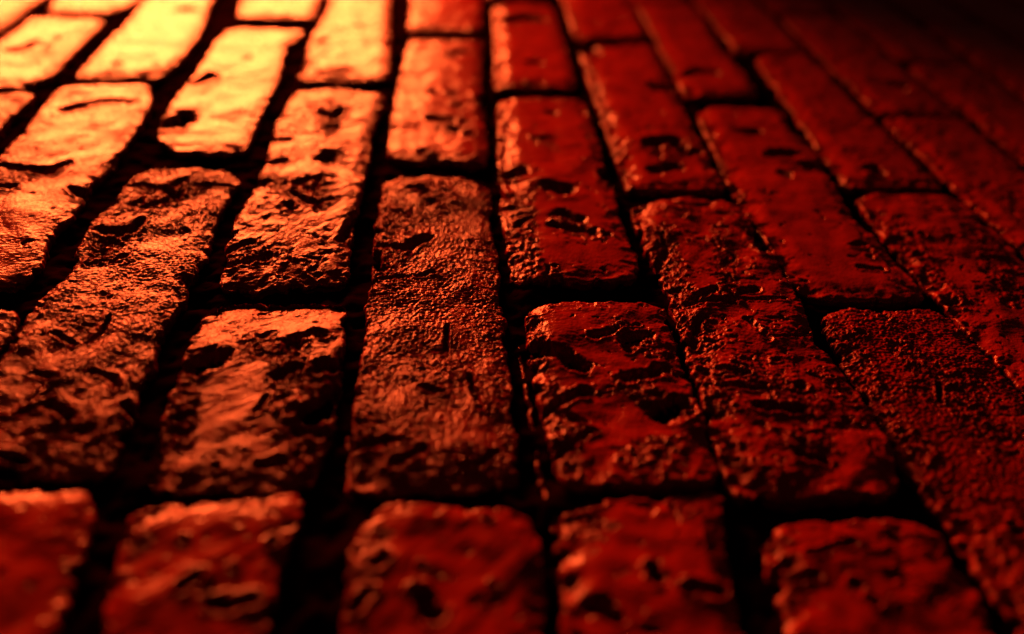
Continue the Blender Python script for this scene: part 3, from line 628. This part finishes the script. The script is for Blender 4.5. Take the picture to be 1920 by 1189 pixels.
def make_brick(key, edges, style):
    c, vt, vb = key
    Lp, Rp, Tp, Bp = [np.array(e, np.float64) for e in edges]
    seed = int((c + 8) * 37 + (vt + 3) * 11) % 251
    rng = np.random.RandomState(seed + 5)
    w = float(np.interp(0.5, [0, 1], [np.mean(Rp[:, 0]) - np.mean(Lp[:, 0])] * 2))
    w = 66.0
    l = float(np.mean(Tp[:, 1]) - np.mean(Bp[:, 1]))
    cy = 0.5 * (np.mean(Tp[:, 1]) + np.mean(Bp[:, 1]))
    cx = 0.5 * (np.mean(Rp[:, 0]) + np.mean(Lp[:, 0]))
    # mesh step by distance from the camera
    dist = math.hypot(cx - cam.location[0] * 1000, cy - cam.location[1] * 1000)
    step = style.get("step", max(0.40, 0.40 * dist / 380))
    depth = 20.0
    a = axis(w, depth, step, 1.3)
    b = axis(l, depth, step, 1.3)
    A, Bb = np.meshgrid(a, b)
    ra, rb = w / 2, l / 2
    # noisy outline
    rc = 7.0
    qx = np.abs(A - ra) - (ra - rc)
    qy = np.abs(Bb - rb) - (rb - rc)
    mx = np.maximum(qx, 0)
    my = np.maximum(qy, 0)
    ln = np.sqrt(mx * mx + my * my) + 1e-6
    sd = ln + np.minimum(np.maximum(qx, qy), 0) - rc
    gx = np.where((mx + my) > 0, mx / ln, (qx > qy) * 1.0) * np.sign(A - ra)
    gy = np.where((mx + my) > 0, my / ln, (qy >= qx) * 1.0) * np.sign(Bb - rb)
    over = np.maximum(sd, 0)
    P_ = A - over * gx
    Q_ = Bb - over * gy
    # to the ground plane
    def edge_x(poly, y):
        return np.interp(y, poly[:, 1], poly[:, 0])

    def edge_y(poly, s):
        x = poly[:, 0]
        return np.interp(s, (x - x[0]) / (x[-1] - x[0]), poly[:, 1])
    s = P_ / w
    t = Q_ / l
    yT = edge_y(Tp, s)
    yB = edge_y(Bp, s)
    Y = yB + (yT - yB) * t
    xl = edge_x(Lp, Y)
    xr = edge_x(Rp, Y)
    X = xl + (xr - xl) * s
    # noise in ground coordinates
    ox = seed * 13.7
    en = fbm((X + ox) / 9, Y / 9, 5, 3, 0.6) * 2.6 + np.minimum(0, fbm((X + ox) / 16, Y / 16, 3, 9) + 0.12) * 5.5 * style.get("chip", 1) + (0.2 if c < 5 else 0.9) - 2.8 * sst(0.18, 0.42, fbm((X - ox) / 8.5, Y / 8.5, 3, 13))
    wEdge = sst(-5, 0, sd)
    X = X + gx * en * wEdge
    Y = Y + gy * en * wEdge
    rf = style.get("fillet", 1.4)
    ins = np.clip(sd + rf, 0, rf)
    Z = -(rf - np.sqrt(np.maximum(rf * rf - ins * ins, 0)))
    Z = Z - over
    # flank roughness
    fl = sst(0, 3, over)
    fn = fbm((X + Y + ox) / 6, (Z * 2) / 6, 4, 21) * 1.3
    X = X + gx * fn * fl - gx * over * 0.06
    Y = Y + gy * fn * fl - gy * over * 0.06
    face = 1 - sst(0, 2.5, over)
    # broad undulation and tilt
    Z = Z + rng.uniform(-1.2, 0.8)
    und = style.get("und", (1.0 if cy > -130 else 0.5) if cy < 120 else 0.5)
    Z += (fbm((X + ox) / 48, Y / 60, 2, 31) * 2.4 + fbm((X + ox) / 17, Y / 20, 2, 33) * 1.5) * und * face
    # worn ends roll down into the joints
    roll = style.get("roll", 1.0)
    wn = 0.7 + 0.9 * fbm((X + ox) / 14, (Y - ox) / 14, 3, 37)
    Z -= roll * face * wn * (1.7 * sst(15, 0, Q_) + 1.0 * sst(8, 0, l - Q_) + 1.6 * sst(9, 0, w - P_) + (1.2 + 2.2 * (c >= 5)) * sst(8 + 7 * (c >= 5), 0, P_))
    fr = style.get("far", None)
    if fr:
        Z -= fr[1] * np.clip((fr[0] - (l - Q_)) / fr[0], 0, 1) ** 1.6 * face
    nr = style.get("near", None)
    if nr:
        Z -= nr[1] * np.clip((nr[0] - Q_) / nr[0], 0, 1) ** 1.4 * face
    # rough zones
    zone = fbm((X + ox) / 30, (Y - ox) / 34, 3, 41)
    rz = sst(style.get("z0", -0.15), style.get("z0", -0.15) + 0.35, zone)
    em = sst(13, 3, np.minimum(np.minimum(P_, w - P_), np.minimum(Q_, l - Q_) * 0.8) + 9 * fbm((X + ox) / 9, Y / 9, 3, 43))
    rz = np.maximum(rz, em * style.get("edge", 0.7))
    rz *= 0.62
    bx0, bx1, by0, by1 = X.min(), X.max(), Y.min(), Y.max()
    wz = None
    cz = np.zeros_like(Z)
    for pa, r in CRUMBLED:
        px = [q[0] for q in pa]
        py = [q[1] for q in pa]
        if max(px) + 2 * r < bx0 or min(px) - 2 * r > bx1 or max(py) + 2 * r < by0 or min(py) - 2 * r > by1:
            continue
        if wz is None:
            wz = fbm((X + ox) / 9, (Y + 3) / 9, 4, 45, 0.6)
        cz = np.maximum(cz, 1 - sst(0.7, 1.1, stroke_dist(X, Y, pa) / r + wz * 0.7))
    rz = np.maximum(rz, cz)
    Z -= cz * face * 0.7
    Z += cz * face * fbm((X + ox) / 3.6, Y / 3.1, 4, 67, 0.68, ridged=True) * 1.15
    # broken-out crags: plateau with sunk torn areas
    cr = fbm((X + ox) / 12 + 0.6 * fbm(X / 7, Y / 7, 2, 47), (Y + ox) / 12, 5, 51, 0.55)
    sunk = sst(0.12, 0.30, cr) * rz
    Z -= sunk * style.get("crag", 1.0) * 1.5 * face
    torn = fbm((X + ox) / 5.6, Y / 5.6, 4, 61, 0.52)
    Z += torn * (0.10 + 0.90 * rz) * style.get("torn", 1.0) * 0.85 * face
    Z += fbm((X + ox) / 6.0, Y / 6.0, 3, 65, 0.5, ridged=True) * rz * sst(0.0, 0.3, torn) * 0.8 * style.get("torn", 1.0) * face
    # small pocks
    pks = 5.5 if cy < 120 else 8.5
    pk = fbm((X - ox) / pks, (Y + ox) / pks, 3, 71)
    Z -= sst(0.40, 0.60, pk) * style.get("pock", 1.0) * (1.6 if cy < 120 else 2.4) * face
    # trowel drags
    dr = style.get("drag", 0)
    if dr:
        th = math.radians(style.get("dir", 60))
        U = X * math.cos(th) + Y * math.sin(th)
        V = -X * math.sin(th) + Y * math.cos(th)
        Z += fbm((U + ox) / 26, V / 3.6, 3, 81, 0.55) * dr * face
    # stipple
    st = style.get("stip", 0.35)
    Z += fbm((X + ox) / 1.7, Y / 1.55, 2, 97, 0.5) * max(0, st - 0.5) * 0.42 * face
    dm = 0.35 + 0.65 * sst(-0.25, 0.25, fbm((X + 50) / 26, (Y + ox) / 26, 2, 91))
    Z += fbm((X + ox) / 2.1, Y / 1.7, 3, 95, 0.6) * st * dm * 0.6 * face
    # the named hollows
    mnx, mny, mxx, mxy = X.min(), Y.min(), X.max(), Y.max()
    pitm = np.zeros_like(Z)
    wob = None
    for pa, r, d, lo, hi in PIT_CACHE:
        if hi[0] < mnx or lo[0] > mxx or hi[1] < mny or lo[1] > mxy:
            continue
        ii = np.where((X > lo[0]) & (X < hi[0]) & (Y > lo[1]) & (Y < hi[1]))
        if ii[0].size == 0:
            continue
        x = X[ii]
        y = Y[ii]
        best = np.full(x.shape, 1e9)
        if len(pa) == 1:
            best = np.hypot(x - pa[0, 0], y - pa[0, 1])
        for k in range(len(pa) - 1):
            p0, p1 = pa[k], pa[k + 1]
            dd = p1 - p0
            tt = np.clip(((x - p0[0]) * dd[0] + (y - p0[1]) * dd[1]) / max(1e-6, float(dd @ dd)), 0, 1)
            best = np.minimum(best, np.hypot(x - p0[0] - tt * dd[0], y - p0[1] - tt * dd[1]))
        nn = fbm(x / (r * 1.5 + 1), y / (r * 1.5 + 1), 4, 101, 0.6)
        q = best / r + nn * 1.0
        dep = (1 - sst(0.35, 1.25, q)) * d * 1.1
        dep = dep - np.exp(-((q - 1.4) / 0.28) ** 2) * (0.30 if r < 4 else 0.10) * math.sqrt(d)
        rough = 1 + 0.8 * fbm(x / 3.0, y / 3.0, 4, 111, 0.6)
        pitm[ii] = np.where(dep * rough > pitm[ii], dep * rough, pitm[ii] + np.minimum(dep, 0) * (pitm[ii] < 0.5))
    Z -= pitm * face
    g = np.clip(style.get("grain", 0.6) * (0.5 + 0.7 * rz), 0, 2).astype(np.float32) * np.ones_like(Z, dtype=np.float32)
    return grid_mesh("brick", X / 1000, Y / 1000, Z / 1000, M_BRICK, g, close=True)


GROUP = "bricks of the paved surface"
for key, edges in BRICKS:
    st = STYLE.get(key, {})
    me = make_brick(key, edges, st)
    o = bpy.data.objects.new("brick", me)
    col.objects.link(o)
    # origin on the brick itself
    c0 = np.array([np.mean([p[0] for p in edges[0] + edges[1]]), np.mean([p[1] for p in edges[2] + edges[3]])]) / 1000
    from mathutils import Matrix
    me.transform(Matrix.Translation((-c0[0], -c0[1], 0.016)))
    o.location = (c0[0], c0[1], -0.016)
    o["label"] = LABELS.get(key, UNSEEN)
    o["category"] = "brick"
    o["group"] = GROUP


# ------------------------------------------------------------------ mortar bed under and between the bricks
def mortar():
    def ax(lo, hi, step, far):
        mid = np.arange(lo, hi, step)
        out = np.geomspace(step, far, 40).cumsum()
        return np.concatenate([(lo - out)[::-1], mid, hi + out])
    xs = ax(-150, 1100, 2.2, 2500)
    ys = ax(-260, 900, 2.2, 2500)
    X, Y = np.meshgrid(xs, ys)
    Z = -6.3 + fbm(X / 22, Y / 22, 4, 201) * 4.5 + fbm(X / 6, Y / 6, 3, 211) * 1.6
    me = grid_mesh("ground", X / 1000, Y / 1000, Z / 1000, M_MORTAR)
    o = bpy.data.objects.new("ground", me)
    col.objects.link(o)
    o["kind"] = "structure"


mortar()


# ------------------------------------------------------------------ two thin squeezed-out mortar lines standing in the joints
def ridge(path, label, seed):
    p = np.array(path, float)
    seg = np.hypot(*np.diff(p, axis=0).T)
    cum = np.concatenate([[0], seg.cumsum()])
    t = np.arange(0, cum[-1], 0.6)
    x = np.interp(t, cum, p[:, 0]) + fbm(t / 9, t * 0 + seed, 4, 301) * 2.0
    y = np.interp(t, cum, p[:, 1])
    v = np.linspace(-1, 1, 13)
    V, T = np.meshgrid(v, t)
    hgt = 1.9 + 2.2 * fbm(T / 11, T * 0 + seed + 5, 3, 311) - 6 * (sst(8, 0, T) + sst(8, 0, cum[-1] - T))
    wdt = 1.1 + 0.5 * fbm(T / 7, T * 0 + 3, 2, 321)
    X = x[:, None] + V * wdt
    Y = y[:, None] + 0 * V
    Z = -7.5 + hgt * np.sqrt(np.maximum(0, 1 - V * V)) + fbm(X / 1.6, Y / 1.6, 3, 331) * 0.5
    me = grid_mesh("mortar_ridge", X / 1000, Y / 1000, Z / 1000, M_BRICK, np.full(X.shape, 0.6, np.float32), close=True)
    c0 = p.mean(0) / 1000
    me.transform(Matrix.Translation((-c0[0], -c0[1], 0.0085)))
    o = bpy.data.objects.new("mortar_ridge", me)
    col.objects.link(o)
    o.location = (c0[0], c0[1], -0.0085)
    o["label"] = label
    o["category"] = "mortar"


ridge(RIDGE_A, "thin red mortar line in the joint left of the short smooth red brick", 1)
ridge(RIDGE_B, "faint red mortar line in the joint left of the long grainy centre brick", 9)
